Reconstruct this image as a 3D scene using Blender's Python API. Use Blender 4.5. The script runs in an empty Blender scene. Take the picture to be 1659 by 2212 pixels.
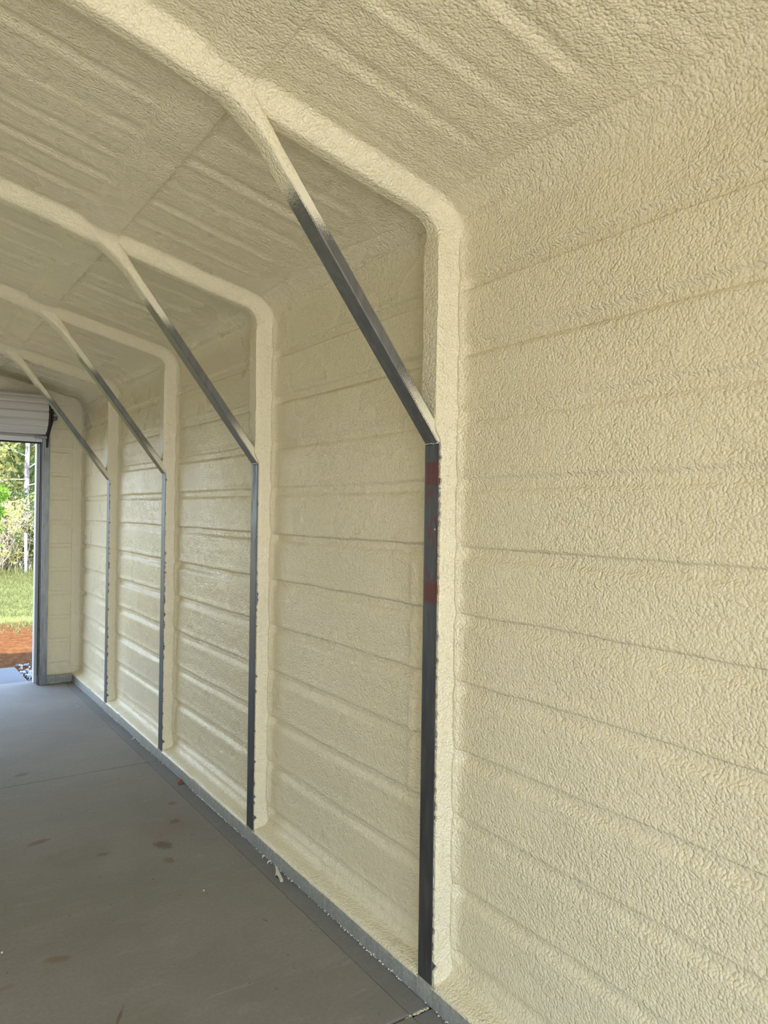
import bpy, bmesh, math, random
import numpy as np
from mathutils import Vector, Matrix
C = bpy.context.scene.collection
scene = bpy.context.scene
PI = math.pi

# ------------------------------------------------------------------ camera
CAMX, CAMZ = -1.6366, 1.7553
YAW, PIT, ROL, FPX = 0.5982, 0.0016, 0.0139, 1595.715
F = Vector((math.sin(YAW)*math.cos(PIT), math.cos(YAW)*math.cos(PIT), math.sin(PIT)))
R = Vector((math.cos(YAW), -math.sin(YAW), 0)); U = R.cross(F)
R2 = math.cos(ROL)*R + math.sin(ROL)*U; U2 = -math.sin(ROL)*R + math.cos(ROL)*U
cd = bpy.data.cameras.new('camera'); cam = bpy.data.objects.new('camera', cd); C.objects.link(cam)
m = Matrix((R2, U2, -F)).transposed().to_4x4(); m.translation = Vector((CAMX, 0, CAMZ))
cam.matrix_world = m
cd.sensor_fit = 'VERTICAL'; cd.sensor_height = 36; cd.lens = FPX/2212*36
cd.clip_start = 0.05; cd.clip_end = 400
scene.camera = cam

# ------------------------------------------------------------------ sky, sun, exposure
scene.view_settings.view_transform = 'Standard'
scene.view_settings.look = 'None'
scene.view_settings.gamma = 1
scene.view_settings.use_curve_mapping = False
scene.view_settings.exposure = 1.72

w = bpy.data.worlds.new('sky'); scene.world = w; w.use_nodes = True
nt = w.node_tree; nt.nodes.clear()
tc = nt.nodes.new('ShaderNodeTexCoord'); sep = nt.nodes.new('ShaderNodeSeparateXYZ')
rmp = nt.nodes.new('ShaderNodeValToRGB'); bg = nt.nodes.new('ShaderNodeBackground'); wo = nt.nodes.new('ShaderNodeOutputWorld')
nt.links.new(tc.outputs['Generated'], sep.inputs[0]); nt.links.new(sep.outputs['Z'], rmp.inputs[0])
nt.links.new(rmp.outputs[0], bg.inputs[0]); nt.links.new(bg.outputs[0], wo.inputs[0])
rmp.color_ramp.elements[0].position = 0.0; rmp.color_ramp.elements[0].color = (0.86, 0.92, 1.0, 1)
rmp.color_ramp.elements[1].position = 0.8; rmp.color_ramp.elements[1].color = (0.40, 0.60, 1.0, 1)
e = rmp.color_ramp.elements.new(0.25); e.color = (0.66, 0.82, 1.0, 1)
bg.inputs[1].default_value = 1.85

sd = bpy.data.lights.new('sun', 'SUN'); sun = bpy.data.objects.new('sun', sd); C.objects.link(sun)
sd.energy = 5.1; sd.angle = 0.0093; sd.color = (1.0, 0.93, 0.80)
sun.rotation_euler = Vector((-0.04, 1.0, -1.85)).to_track_quat('-Z', 'Y').to_euler()
sun.location = (0, -6, 12)

RX, LX = 0.075, -3.635          # foam faces of the side walls
XC = (RX + LX)/2                # ridge
YN, YE = -2.20, 8.03            # near and far end wall foam faces
DX0, DX1, DZ = -3.22, -0.335, 2.43   # far door opening
NX0, NX1, NZ = -3.50, -0.06, 2.74     # near end opening, made this wide to let more daylight in
ZI, SL = 2.875, 0.245                 # ceiling line z = ZI - SL*x
for nm, y, rx, sx, sz in (('portal_far', 8.12, -PI/2, DX1-DX0, DZ), ('portal_near', YN-0.1, PI/2, NX1-NX0, NZ)):
    ld = bpy.data.lights.new(nm, 'AREA'); lo = bpy.data.objects.new(nm, ld); C.objects.link(lo)
    ld.shape = 'RECTANGLE'; ld.size = sx; ld.size_y = sz; ld.cycles.is_portal = True
    lo.location = ((DX0+DX1)/2, y, sz/2); lo.rotation_euler = (rx, 0, 0)
ld = bpy.data.lights.new('portal_side', 'AREA'); lo = bpy.data.objects.new('portal_side', ld); C.objects.link(lo)
ld.shape = 'RECTANGLE'; ld.size = 2.06; ld.size_y = 1.05; ld.cycles.is_portal = True
lo.location = (LX-0.12, -0.725, 1.04); lo.rotation_euler = (0, -PI/2, 0)

# ------------------------------------------------------------------ numpy noise
_rs = np.random.RandomState(7); _T = _rs.rand(256, 256)
def vn(x, y, seed=0):
    x = np.asarray(x, float) + seed*17.31; y = np.asarray(y, float) + seed*9.77
    xi = np.floor(x).astype(int); yi = np.floor(y).astype(int); fx = x-xi; fy = y-yi
    fx = fx*fx*(3-2*fx); fy = fy*fy*(3-2*fy)
    a = _T[xi & 255, yi & 255]; b = _T[(xi+1) & 255, yi & 255]
    c = _T[xi & 255, (yi+1) & 255]; d = _T[(xi+1) & 255, (yi+1) & 255]
    return (a*(1-fx)+b*fx)*(1-fy) + (c*(1-fx)+d*fx)*fy - 0.5
def fbm(x, y, seed=0, o=3):
    s = 0; a = 1
    for i in range(o):
        s = s + a*vn(x, y, seed+i*3); x = x*2.03; y = y*2.03; a *= 0.5
    return s
def ss(a, b, x):
    t = np.clip((x-a)/(b-a), 0, 1); return t*t*(3-2*t)

# ------------------------------------------------------------------ materials
def mat(name, col=(0.5, 0.5, 0.5), rough=0.6, metal=0.0, spec=0.5):
    mt = bpy.data.materials.new(name); mt.use_nodes = True
    b = mt.node_tree.nodes['Principled BSDF']
    b.inputs['Base Color'].default_value = (*col, 1); b.inputs['Roughness'].default_value = rough
    b.inputs['Metallic'].default_value = metal; b.inputs['Specular IOR Level'].default_value = spec
    return mt
class NB:
    def __init__(s, mt): s.t = mt.node_tree; s.b = s.t.nodes['Principled BSDF']
    def n(s, typ, **kw):
        nd = s.t.nodes.new(typ)
        for k, v in kw.items():
            if k.startswith('_'): setattr(nd, k[1:], v)
            else: nd.inputs[k.replace('__', ' ')].default_value = v
        return nd
    def l(s, a, b): s.t.links.new(a, b)
    def pos(s): return s.n('ShaderNodeNewGeometry').outputs['Position']
    def noise(s, vec, scale, detail=2, rough=0.5, dist=0.0):
        nd = s.n('ShaderNodeTexNoise', Scale=scale, Detail=detail, Roughness=rough, Distortion=dist); s.l(vec, nd.inputs['Vector']); return nd.outputs['Fac']
    def math(s, op, a, b=None, clamp=False):
        nd = s.n('ShaderNodeMath', _operation=op, _use_clamp=clamp)
        for i, v in enumerate((a, b)):
            if v is None: continue
            if isinstance(v, (int, float)): nd.inputs[i].default_value = v
            else: s.l(v, nd.inputs[i])
        return nd.outputs[0]
    def mr(s, v, a, b, c=0.0, d=1.0):
        nd = s.n('ShaderNodeMapRange'); nd.interpolation_type = 'SMOOTHSTEP'
        s.l(v, nd.inputs[0])
        for i, x in enumerate((a, b, c, d)): nd.inputs[i+1].default_value = x
        return nd.outputs[0]
    def mix(s, f, a, b):
        nd = s.n('ShaderNodeMix', _data_type='RGBA')
        if isinstance(f, (int, float)): nd.inputs[0].default_value = f
        else: s.l(f, nd.inputs[0])
        for i, v in ((6, a), (7, b)):
            if isinstance(v, tuple): nd.inputs[i].default_value = (*v, 1)
            else: s.l(v, nd.inputs[i])
        return nd.outputs[2]
    def mapv(s, vec, sc):
        nd = s.n('ShaderNodeMapping'); s.l(vec, nd.inputs[0]); nd.inputs['Scale'].default_value = sc; return nd.outputs[0]
    def bump(s, h, dist, strength=1.0, prev=None):
        nd = s.n('ShaderNodeBump', Distance=dist)
        if isinstance(strength, (int, float)): nd.inputs['Strength'].default_value = strength
        else: s.l(strength, nd.inputs['Strength'])
        s.l(h, nd.inputs['Height'])
        if prev is not None: s.l(prev, nd.inputs['Normal'])
        return nd.outputs[0]

def foam_material():
    mt = mat('spray_foam', rough=0.3, spec=0.5); k = NB(mt); p = k.pos()
    big = k.noise(p, 1.1, 3); mid = k.noise(p, 5.0, 3)
    col = k.mix(big, (0.83, 0.742, 0.505), (0.85, 0.764, 0.54))
    k.l(col, k.b.inputs['Base Color'])
    # orange-peel skin: soft pebbles with fine creases, distorted
    wn = k.n('ShaderNodeTexNoise', Scale=26.0, Detail=2.0); k.l(p, wn.inputs['Vector'])
    add = k.n('ShaderNodeVectorMath', _operation='MULTIPLY_ADD'); k.l(wn.outputs['Color'], add.inputs[0])
    add.inputs[1].default_value = (0.02, 0.02, 0.02); k.l(p, add.inputs[2])
    vo = k.n('ShaderNodeTexVoronoi', _feature='F1', Scale=112.0, Randomness=1.0); k.l(add.outputs[0], vo.inputs['Vector'])
    peb = k.math('MULTIPLY', k.math('POWER', vo.outputs['Distance'], 1.7), -1.0)
    n2 = k.noise(p, 55, 3, 0.5)
    col = k.mix(k.mr(n2, 0.36, 0.64, 0.0, 0.7), col, (0.872, 0.80, 0.60))
    k.l(col, k.b.inputs['Base Color'])
    h = k.math('ADD', k.math('MULTIPLY', peb, 0.95), k.math('MULTIPLY', n2, 1.0))
    sy = k.n('ShaderNodeSeparateXYZ'); k.l(p, sy.inputs[0])
    amt = k.math('MULTIPLY', k.mr(k.noise(p, 2.2, 3), 0.32, 0.68, 0.72, 1.0), k.mr(sy.outputs['Y'], 1.8, 5.6, 1.0, 0.42))
    k.l(k.bump(h, 0.0045, amt), k.b.inputs['Normal'])
    k.l(k.mr(k.noise(p, 3.0, 2), 0.3, 0.7, 0.24, 0.36), k.b.inputs['Roughness'])
    return mt
M = {}
M['foam'] = foam_material()
M['foam_plain'] = mat('spray_foam_unseen_side', (0.845, 0.765, 0.56), 0.4)

def steel_material(name, base, rough, metal, kind):
    mt = mat(name, base, rough, metal); k = NB(mt); p = k.pos()
    st = k.noise(k.mapv(p, (9, 9, 1.5)), 4, 4, 0.6); bl = k.noise(p, 9, 3)
    d = tuple(c*0.7 for c in base)
    col = k.mix(k.mr(st, 0.35, 0.7), d, base); col = k.mix(k.mr(bl, 0.4, 0.75, 0, 0.5), col, tuple(c*0.7 for c in base))
    k.l(k.mr(st, 0.3, 0.7, rough-0.08, rough+0.12), k.b.inputs['Roughness'])
    sepp = k.n('ShaderNodeSeparateXYZ'); k.l(p, sepp.inputs[0]); z = sepp.outputs['Z']
    nrm = k.n('ShaderNodeSeparateXYZ'); k.l(k.n('ShaderNodeNewGeometry').outputs['Normal'], nrm.inputs[0])
    speck = k.noise(p, 420, 2, 0.7); blot = k.noise(p, 60, 3)
    near = k.mr(nrm.outputs['Y'], -0.9, -0.4, 1.0, 0.0)
    cov = None
    if kind == 'brace':
        top = k.mr(z, 2.68, 2.83); topn = k.math('MULTIPLY', near, k.mr(z, 2.58, 2.76))
        lown = k.math('MULTIPLY', near, k.mr(z, 2.36, 2.04, 0.0, 0.93))
        cov = k.math('MAXIMUM', k.math('MAXIMUM', top, topn), lown)
    if kind == 'rail':
        cov = k.math('ADD', k.mr(z, 0.0, 0.075, 0.22, 0.42), k.mr(blot, 0.4, 0.7, -0.1, 0.10))
    if kind == 'post':
        # red transfer print, worn to blotches
        sy = k.noise(k.mapv(p, (60, 160, 3)), 1.0, 3, 0.7); rb = k.noise(k.mapv(p, (20, 45, 14)), 1.0, 3, 0.6)
        blockA = k.math('MULTIPLY', k.mr(z, 1.855, 1.862), k.mr(z, 1.945, 1.938))
        blockB = k.math('MULTIPLY', k.mr(z, 1.425, 1.445), k.mr(z, 1.53, 1.50))
        mid = k.math('MULTIPLY', k.math('MULTIPLY', k.mr(z, 1.45, 1.46), k.mr(z, 1.86, 1.85)), k.mr(rb, 0.50, 0.60, 0, 0.8))
        red = k.math('MULTIPLY', k.math('MAXIMUM', k.math('MAXIMUM', blockA, blockB), mid), k.mr(sy, 0.25, 0.55, 0.35, 0.85))
        y = sepp.outputs['Y']
        red = k.math('MULTIPLY', red, k.math('MULTIPLY', k.mr(y, 2.136, 2.130), k.mr(y, 1.9, 1.95)))
        col = k.mix(red, col, (0.16, 0.035, 0.03))
        k.l(k.math('SUBTRACT', metal, k.math('MULTIPLY', red, 0.5)), k.b.inputs['Metallic'])
    if cov is not None:
        on = k.mr(k.math('SUBTRACT', k.math('ADD', cov, -0.5), k.math('MULTIPLY', k.math('SUBTRACT', 0.5, speck), 2.2)), -0.12, 0.12)
        col = k.mix(on, col, (0.80, 0.745, 0.57))
        k.l(k.math('MULTIPLY', k.math('SUBTRACT', 1.0, on), metal), k.b.inputs['Metallic'])
        k.l(k.bump(on, 0.0006), k.b.inputs['Normal'])
    k.l(col, k.b.inputs['Base Color'])
    return mt
M['post'] = steel_material('post_steel', (0.155, 0.163, 0.175), 0.42, 0.75, 'post')
M['brace'] = steel_material('brace_steel', (0.24, 0.24, 0.235), 0.42, 0.7, 'brace')
M['rail'] = steel_material('rail_steel', (0.40, 0.425, 0.42), 0.5, 0.15, 'rail')
M['galv'] = steel_material('galvanized_steel', (0.33, 0.345, 0.36), 0.35, 0.8, 'none')
M['track'] = steel_material('track_steel', (0.16, 0.165, 0.18), 0.35, 0.8, 'none')
M['black'] = mat('black_rubber', (0.012, 0.012, 0.013), 0.6)
M['bolt'] = mat('bolt_steel', (0.25, 0.25, 0.26), 0.35, 0.9)
M['weld'] = mat('weld_metal', (0.75, 0.75, 0.72), 0.3, 0.6)
M['slat'] = mat('door_curtain_paint', (0.62, 0.60, 0.57), 0.32)
M['alum'] = mat('bottom_bar_aluminium', (0.55, 0.55, 0.55), 0.35, 0.7)
M['siding'] = mat('outside_siding', (0.62, 0.60, 0.56), 0.5)
M['whitepole'] = mat('white_painted_pole', (0.85, 0.87, 0.9), 0.4)
M['crumb'] = mat('foam_crumb', (0.84, 0.81, 0.70), 0.7)
M['leaf'] = mat('dry_leaf', (0.28, 0.075, 0.03), 0.7)

def concrete(name, a, b, stains=(), rough=0.72, joint=None):
    mt = mat(name, a, rough, 0.0, 0.3); k = NB(mt); p = k.pos()
    n1 = k.noise(p, 1.3, 4, 0.6); n2 = k.noise(k.mapv(p, (3, 9, 1)), 1.4, 5, 0.65); n3 = k.noise(p, 60, 3, 0.6)
    col = k.mix(k.mr(n1, 0.3, 0.7), a, b)
    col = k.mix(k.mr(n2, 0.45, 0.75, 0, 0.45), col, tuple(c*1.22 for c in b))
    col = k.mix(k.mr(n3, 0.3, 0.7, 0.0, 0.3), col, tuple(c*0.75 for c in a))
    sp = k.noise(p, 38, 2, 0.4); col = k.mix(k.mr(sp, 0.735, 0.76, 0, 0.55), col, (0.08, 0.07, 0.06))
    sw = k.noise(k.mapv(p, (2, 14, 1)), 2.2, 4, 0.7, 0.8)
    col = k.mix(k.mr(sw, 0.62, 0.72, 0, 0.28), col, tuple(c*1.5 for c in b))
    for (x, y, rx, ry, ang, amt, cc, nz) in stains:
        mp = k.n('ShaderNodeMapping'); mp.vector_type = 'TEXTURE'; k.l(p, mp.inputs[0])
        mp.inputs['Location'].default_value = (x, y, 0); mp.inputs['Rotation'].default_value = (0, 0, ang); mp.inputs['Scale'].default_value = (rx, ry, 1)
        ln = k.n('ShaderNodeVectorMath', _operation='LENGTH'); k.l(mp.outputs[0], ln.inputs[0])
        nn = k.noise(p, nz, 4, 0.65)
        f = k.math('SUBTRACT', k.mr(ln.outputs['Value'], 0.0, 1.25, 1.0, 0.0), k.math('MULTIPLY', nn, 1.0))
        col = k.mix(k.mr(f, -0.05, 0.40, 0, amt*0.62), col, cc)
    k.l(col, k.b.inputs['Base Color'])
    k.l(k.mr(n2, 0.3, 0.7, rough-0.1, rough+0.12), k.b.inputs['Roughness'])
    k.l(k.bump(k.math('ADD', n3, k.math('MULTIPLY', k.noise(p, 220, 2), 0.4)), 0.0012, 0.6), k.b.inputs['Normal'])
    return mt
RED = (0.15, 0.062, 0.030)
stains = [(-0.39, 3.84, 0.075, 0.12, 0.4, 0.9, (0.10, 0.045, 0.022), 55), (-0.42, 3.66, 0.05, 0.07, 0, 0.7, RED, 40),
          (-0.30, 4.05, 0.30, 0.34, 0.3, 0.30, (0.19, 0.13, 0.09), 9), (-0.24, 4.10, 0.07, 0.05, 0.2, 0.8, RED, 50),
          (-1.044, 3.083, 0.10, 0.045, -0.3, 0.75, (0.22, 0.12, 0.055), 30), (-1.25, 3.0, 0.08, 0.03, 0.1, 0.5, (0.2, 0.13, 0.07), 30),
          (-0.85, 5.35, 0.10, 0.06, 0.2, 0.7, (0.14, 0.08, 0.05), 30), (-0.93, 4.22, 0.12, 0.05, 0.3, 0.8, RED, 45), (-0.68, 3.9, 0.06, 0.04, 0, 0.7, RED, 50),
          (-0.80, 3.95, 0.35, 0.25, 0.1, 0.25, (0.17, 0.14, 0.09), 8), (-0.17, 4.36, 0.05, 0.05, 0, 0.7, RED, 60), (-0.95, 2.5, 0.4, 0.3, 0, 0.3, (0.19, 0.17, 0.11), 8),
          (-0.93, 2.62, 0.012, 0.11, -0.5, 0.9, RED, 30), (-0.25, 2.9, 0.01, 0.04, 0.3, 0.8, RED, 30)]
M['concrete'] = concrete('slab_concrete', (0.262, 0.244, 0.222), (0.312, 0.292, 0.268), stains)
M['strip'] = concrete('edge_strip_concrete', (0.225, 0.22, 0.21), (0.265, 0.262, 0.255))
M['bounce'] = mat('bounce_concrete', (0.60, 0.55, 0.46), 0.8)  # pale warm tone for the added slab that reflects sunlight indoors
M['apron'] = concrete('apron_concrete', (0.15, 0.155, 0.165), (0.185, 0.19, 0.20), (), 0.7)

def ground_material():
    mt = mat('outdoor_soil', rough=0.95, spec=0.05); k = NB(mt); p = k.pos()
    n = k.noise(p, 1.2, 5, 0.65); f = k.noise(p, 14, 5, 0.7)
    soil = k.mix(k.mr(f, 0.3, 0.7), (0.072, 0.028, 0.010), (0.150, 0.062, 0.022))
    soil = k.mix(k.mr(n, 0.55, 0.75, 0, 0.5), soil, (0.165, 0.10, 0.042))
    sepp = k.n('ShaderNodeSeparateXYZ'); k.l(p, sepp.inputs[0]); y = sepp.outputs['Y']
    g = k.math('ADD', k.mr(y, 10.6, 14.5, -0.25, 0.85), k.math('MULTIPLY', k.math('SUBTRACT', n, 0.5), 1.6))
    col = k.mix(k.mr(g, 0.25, 0.55), soil, k.mix(f, (0.09, 0.115, 0.03), (0.17, 0.17, 0.065)))
    k.l(col, k.b.inputs['Base Color']); k.l(k.bump(f, 0.03), k.b.inputs['Normal'])
    return mt
M['soil'] = ground_material()
def leafm(name, a, b):
    mt = mat(name, a, 0.6, 0.0, 0.15); k = NB(mt)
    k.l(k.mix(k.noise(k.pos(), 3.5, 3), a, b), k.b.inputs['Base Color'])
    # thin leaves let light through
    t = k.t; out = t.nodes['Material Output']; tr = t.nodes.new('ShaderNodeBsdfTranslucent'); mx = t.nodes.new('ShaderNodeMixShader')
    tr.inputs[0].default_value = (*b, 1); mx.inputs[0].default_value = 0.35
    k.l(k.b.outputs[0], mx.inputs[1]); k.l(tr.outputs[0], mx.inputs[2]); k.l(mx.outputs[0], out.inputs[0])
    return mt
M['grass'] = leafm('grass_blades', (0.115, 0.135, 0.04), (0.23, 0.228, 0.095))
M['pine'] = leafm('pine_needles', (0.12, 0.17, 0.05), (0.34, 0.36, 0.10))
M['dark_leaf'] = leafm('dark_leaves', (0.035, 0.065, 0.025), (0.13, 0.17, 0.06))
M['yellow_leaf'] = leafm('spring_leaves', (0.30, 0.32, 0.09), (0.58, 0.54, 0.24))
M['bright_leaf'] = leafm('bright_green_leaves', (0.07, 0.17, 0.015), (0.16, 0.30, 0.03))
def barkm(name, a, b, sc):
    mt = mat(name, a, 0.9); k = NB(mt); p = k.pos()
    n = k.noise(k.mapv(p, (sc, sc, sc*0.35)), 1.0, 4, 0.7)
    k.l(k.mix(k.mr(n, 0.4, 0.6), a, b), k.b.inputs['Base Color']); k.l(k.bump(n, 0.02), k.b.inputs['Normal']); return mt
M['bark'] = barkm('pine_bark', (0.09, 0.08, 0.085), (0.52, 0.50, 0.52), 9)
M['twig'] = barkm('dry_twigs', (0.24, 0.19, 0.14), (0.55, 0.47, 0.38), 5)
M['stone'] = barkm('gravel_stone', (0.30, 0.32, 0.36), (0.62, 0.64, 0.68), 14)

# ------------------------------------------------------------------ object helpers
def link(name, me, mats=None, parent=None, smooth=False):
    if mats is not None:
        for x in (mats if isinstance(mats, (list, tuple)) else [mats]): me.materials.append(x)
    if smooth: me.polygons.foreach_set('use_smooth', [True]*len(me.polygons))
    o = bpy.data.objects.new(name, me); C.objects.link(o)
    if parent is not None: o.parent = parent
    return o
def from_bm(name, bm, mt, parent=None, smooth=False):
    me = bpy.data.meshes.new(name); bm.to_mesh(me); bm.free(); return link(name, me, mt, parent, smooth)
def tag(o, label=None, cat=None, group=None, kind=None):
    if label: o['label'] = label
    if cat: o['category'] = cat
    if group: o['group'] = group
    if kind: o['kind'] = kind
    return o
def empty(name, loc=(0, 0, 0)):
    o = bpy.data.objects.new(name, None); o.empty_display_size = 0.1; C.objects.link(o); o.location = loc
    return o
def adopt(o, root):   # parent keeps world place; roots are unrotated
    o.parent = root; o.location = Vector(o.location) - Vector(root.location)
    return o
def add_box(bm, x0, x1, y0, y1, z0, z1, bev=0.0):
    r = bmesh.ops.create_cube(bm, size=1.0)
    vs = r['verts']
    for v in vs:
        v.co = Vector((x0+(v.co.x+.5)*(x1-x0), y0+(v.co.y+.5)*(y1-y0), z0+(v.co.z+.5)*(z1-z0)))
    if bev > 0:
        es = list({e for v in vs for e in v.link_edges})
        bmesh.ops.bevel(bm, geom=es, offset=bev, segments=2, profile=0.7, affect='EDGES')
    return vs
def box(name, x0, x1, y0, y1, z0, z1, mt, parent=None, bev=0.0):
    bm = bmesh.new(); add_box(bm, x0, x1, y0, y1, z0, z1, bev)
    o = from_bm(name, bm, mt, None)
    if parent is not None: adopt(o, parent)
    return o
def add_tube(bm, pts, rads, n=6):
    pts = [Vector(p) for p in pts]; rings = []
    for i, p in enumerate(pts):
        d = (pts[min(i+1, len(pts)-1)] - pts[max(i-1, 0)]).normalized()
        a = d.cross(Vector((0.3, 0.2, 1)) if abs(d.z) < 0.9 else Vector((1, 0, 0))).normalized(); b = d.cross(a)
        rings.append([bm.verts.new(p + rads[i]*(math.cos(2*PI*j/n)*a + math.sin(2*PI*j/n)*b)) for j in range(n)])
    for i in range(len(rings)-1):
        for j in range(n):
            bm.faces.new((rings[i][j], rings[i][(j+1) % n], rings[i+1][(j+1) % n], rings[i+1][j]))
    if n > 2:
        bm.faces.new(rings[0][::-1]); bm.faces.new(rings[-1])

# ------------------------------------------------------------------ foam shell (side walls + ceiling as one sprayed skin, cut into its pieces)
S = 1.524; Y0 = 2.097
YK = [Y0 + S*k for k in range(-3, 5)]
YK[-1] = 8.065                           # corner frame, folded into the far wall
HW = 0.045                               # half width of a frame tube
RIBZ = [0.20+0.24*i for i in range(11)]
def base_path():
    pts = [(-0.0025, 0.070), (-0.001, 0.078), (0.006, 0.085), (0.024, 0.092), (0.048, 0.099), (0.066, 0.109), (RX, 0.130)]
    zc = ZI - SL*RX; r = 0.17; turn = math.atan2(1, SL)
    tl = r*math.tan(turn/2)
    zl = zc - tl
    # wall rows
    z = 0.130; rows = []
    while z < zl:
        near = min(min(abs(z-(q-0.036)), abs(z-q), abs(z-(q-0.018))) for q in RIBZ)
        z += 0.0032 if near < 0.012 else 0.0105
        rows.append((RX, min(z, zl)))
    pts += rows
    cx, cz = RX - r, zl
    for i in range(1, 49):
        a = turn*i/48; pts.append((cx + r*math.cos(a), cz + r*math.sin(a)))
    x, zz = pts[-1]
    xx = x
    while xx > XC+1e-6:
        fine = min(abs(xx+0.722), abs(xx+0.885)) < 0.02
        xx = max(xx-(0.004 if fine else 0.0118), XC); pts.append((xx, zz + SL*(x-xx)))
    return pts
right = np.array(base_path())
# mirrored, coarser left half
lt = right[::-1][1:]; idx = sorted(set(list(range(0, len(lt), 4)) + [len(lt)-1]))
left = lt[idx].copy(); left[:, 0] = 2*XC - left[:, 0]
P = np.vstack([right, left]); NP = len(P); NR = len(right)
T = np.zeros_like(P); T[1:-1] = P[2:]-P[:-2]; T[0] = P[1]-P[0]; T[-1] = P[-1]-P[-2]
T /= np.linalg.norm(T, axis=1)[:, None]
Nn = np.stack([-T[:, 1], T[:, 0]], 1)    # inward normal
for _ in range(3):
    Nn[1:-1] = (Nn[:-2]+2*Nn[1:-1]+Nn[2:])/4
Nn /= np.linalg.norm(Nn, axis=1)[:, None]
ys = [YN]
while ys[-1] < 8.12:
    y = ys[-1]; st = 0.0115 if y > 0.7 else 0.03
    if y > 5.3: st = 0.015
    for c in YK:
        if -0.085 < y-c < 0.12: st = min(st, 0.006)
        if -HW-0.024 < y-c < -HW+0.004: st = min(st, 0.0016)
        if HW-0.004 < y-c < HW+0.02: st = min(st, 0.004)
    ys.append(y+st)
YY = np.array(ys); NY = len(YY)
ZZ = P[:, 1][:, None]*np.ones(NY); XX = P[:, 0][:, None]*np.ones(NY); Yg = np.ones(NP)[:, None]*YY
XR = np.where(XX < XC, 2*XC-XX, XX)      # folded x for symmetric features
wallm = ss(2.74, 2.68, ZZ)*ss(0.112, 0.14, ZZ); roofm = ss(0.0, -0.10, XR)
cap = ss(0.125, 0.095, ZZ)
arc = np.concatenate([[0], np.cumsum(np.linalg.norm(np.diff(P, axis=0), axis=1))])[:, None]*np.ones(NY)
h = np.zeros((NP, NY))
# distance to nearest frame
D = np.full((NP, NY), 9.0)
for c in YK:
    d = Yg-c; D = np.where(np.abs(d) < np.abs(D), d, D)
bayfade = ss(HW+0.015, HW+0.07, np.abs(D))
# wall ribs: shallow channels
for i, q in enumerate(RIBZ):
    amp = 0.0175*(0.75+0.9*vn(Yg*0.9, i*3.3, 11)); wv = 0.010*vn(Yg*2.2, i*5.1, 5)+0.004*vn(Yg*9, i*2.1, 6)
    dz = ZZ-q-wv
    sh = 1.0 if q < 1.75 else 0.75
    soft_hi = 0.006 if q < 1.75 else 0.014; soft_lo = 0.034 if q < 1.75 else 0.006
    g = ss(-0.042-soft_lo/2, -0.042+soft_lo/2, dz)*ss(soft_hi/2, -soft_hi/2, dz)
    h -= amp*sh*g*wallm*bayfade
    # narrow crease where the two foam passes meet, and a small swell above it
    ce = dz if q < 1.75 else dz+0.036
    cr = np.exp(-(ce/0.0035)**2); h -= (0.0028 if q > 1.2 else 0.0016)*cr*wallm*ss(-0.25, 0.2, vn(Yg*1.7, i*7.7, 9))*bayfade
    h += 0.0030*np.exp(-((dz-0.016)/0.012)**2)*wallm*bayfade
# run marks along the wall (spray passes) and gentle body
h += wallm*bayfade*(0.0030*fbm(ZZ*26+1.2*vn(Yg*1.5, ZZ*3, 2), Yg*2.4, 21, 3)*ss(-0.3, 0.25, vn(ZZ*1.3, Yg*0.7, 30)))
h += wallm*0.0045*fbm(ZZ*3.3, Yg*3.3, 40, 2)
h += wallm*0.0022*fbm(ZZ*22, Yg*22, 41, 3)*(0.4+ss(-0.2, 0.3, vn(ZZ*1.1, Yg*1.1, 3)))
h += 0.0012*fbm(arc*55, Yg*55, 45, 2)
# eave strip: crack lines and coarser blisters
ev = np.exp(-((ZZ-2.812+0.022*vn(Yg*1.6, 0, 3)+0.004*vn(Yg*11, 0, 4))/0.0045)**2)*(XR > -0.05); h -= 0.007*ev*bayfade*ss(-0.35, 0.05, vn(Yg*1.9, 5, 13))
ev = np.exp(-((ZZ-2.868+0.02*vn(Yg*1.8, 7, 3)+0.004*vn(Yg*13, 1, 4))/0.004)**2)*(XR > -0.12); h -= 0.006*ev*bayfade*ss(-0.05, 0.2, vn(Yg*2.3, 8, 13))
rough_e = ss(2.74, 2.80, ZZ)*ss(-0.20, -0.06, XR)
h += rough_e*bayfade*0.006*np.abs(fbm(arc*26, Yg*26, 50, 2))
h += rough_e*0.008*fbm(arc*6, Yg*4, 51, 2)
ev2 = np.exp(-((arc-(arc[NR//1-1 if NR < NP else -1]*0+2.80+0.012*vn(Yg*2.5, 1, 4)))/0.005)**2)
# roof ribs (run up the slope), ending short of the eave and either side of the band
band = ss(-0.895, -0.865, XR)*ss(-0.705, -0.735, XR)
bandw = ss(-0.92, -0.87, XR)*ss(-0.68, -0.73, XR)
ribm = roofm*ss(-0.07, -0.20, XR)*(1-bandw)*ss(HW+0.03, HW+0.12, np.abs(D))
n0 = int((YN-1.07)/0.225)-1
for i in range(n0, 40):
    q = 1.07+0.225*i
    if q > 8.2: break
    wv = 0.022*vn(XR*2.2, i*3.7, 8)+0.006*vn(XR*9, i*1.9, 9)
    dy = Yg-q-wv; a = 0.0085*(0.7+1.0*vn(XR*1.4, i*2.9, 12))
    g = ss(-0.030, -0.006, dy)*ss(0.040, 0.012, dy)
    h -= a*g*ribm*(0.85)
    h += 0.0035*np.exp(-((dy-0.052)/0.012)**2)*ribm
h += roofm*0.0036*fbm(XR*1.8, Yg*22+vn(XR*2, Yg*3, 5), 60, 3)*(1-0.7*bandw)
h += roofm*0.006*fbm(XR*3, Yg*3, 61, 2)
h += roofm*0.0022*fbm(XR*24, Yg*24, 62, 3)
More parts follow.
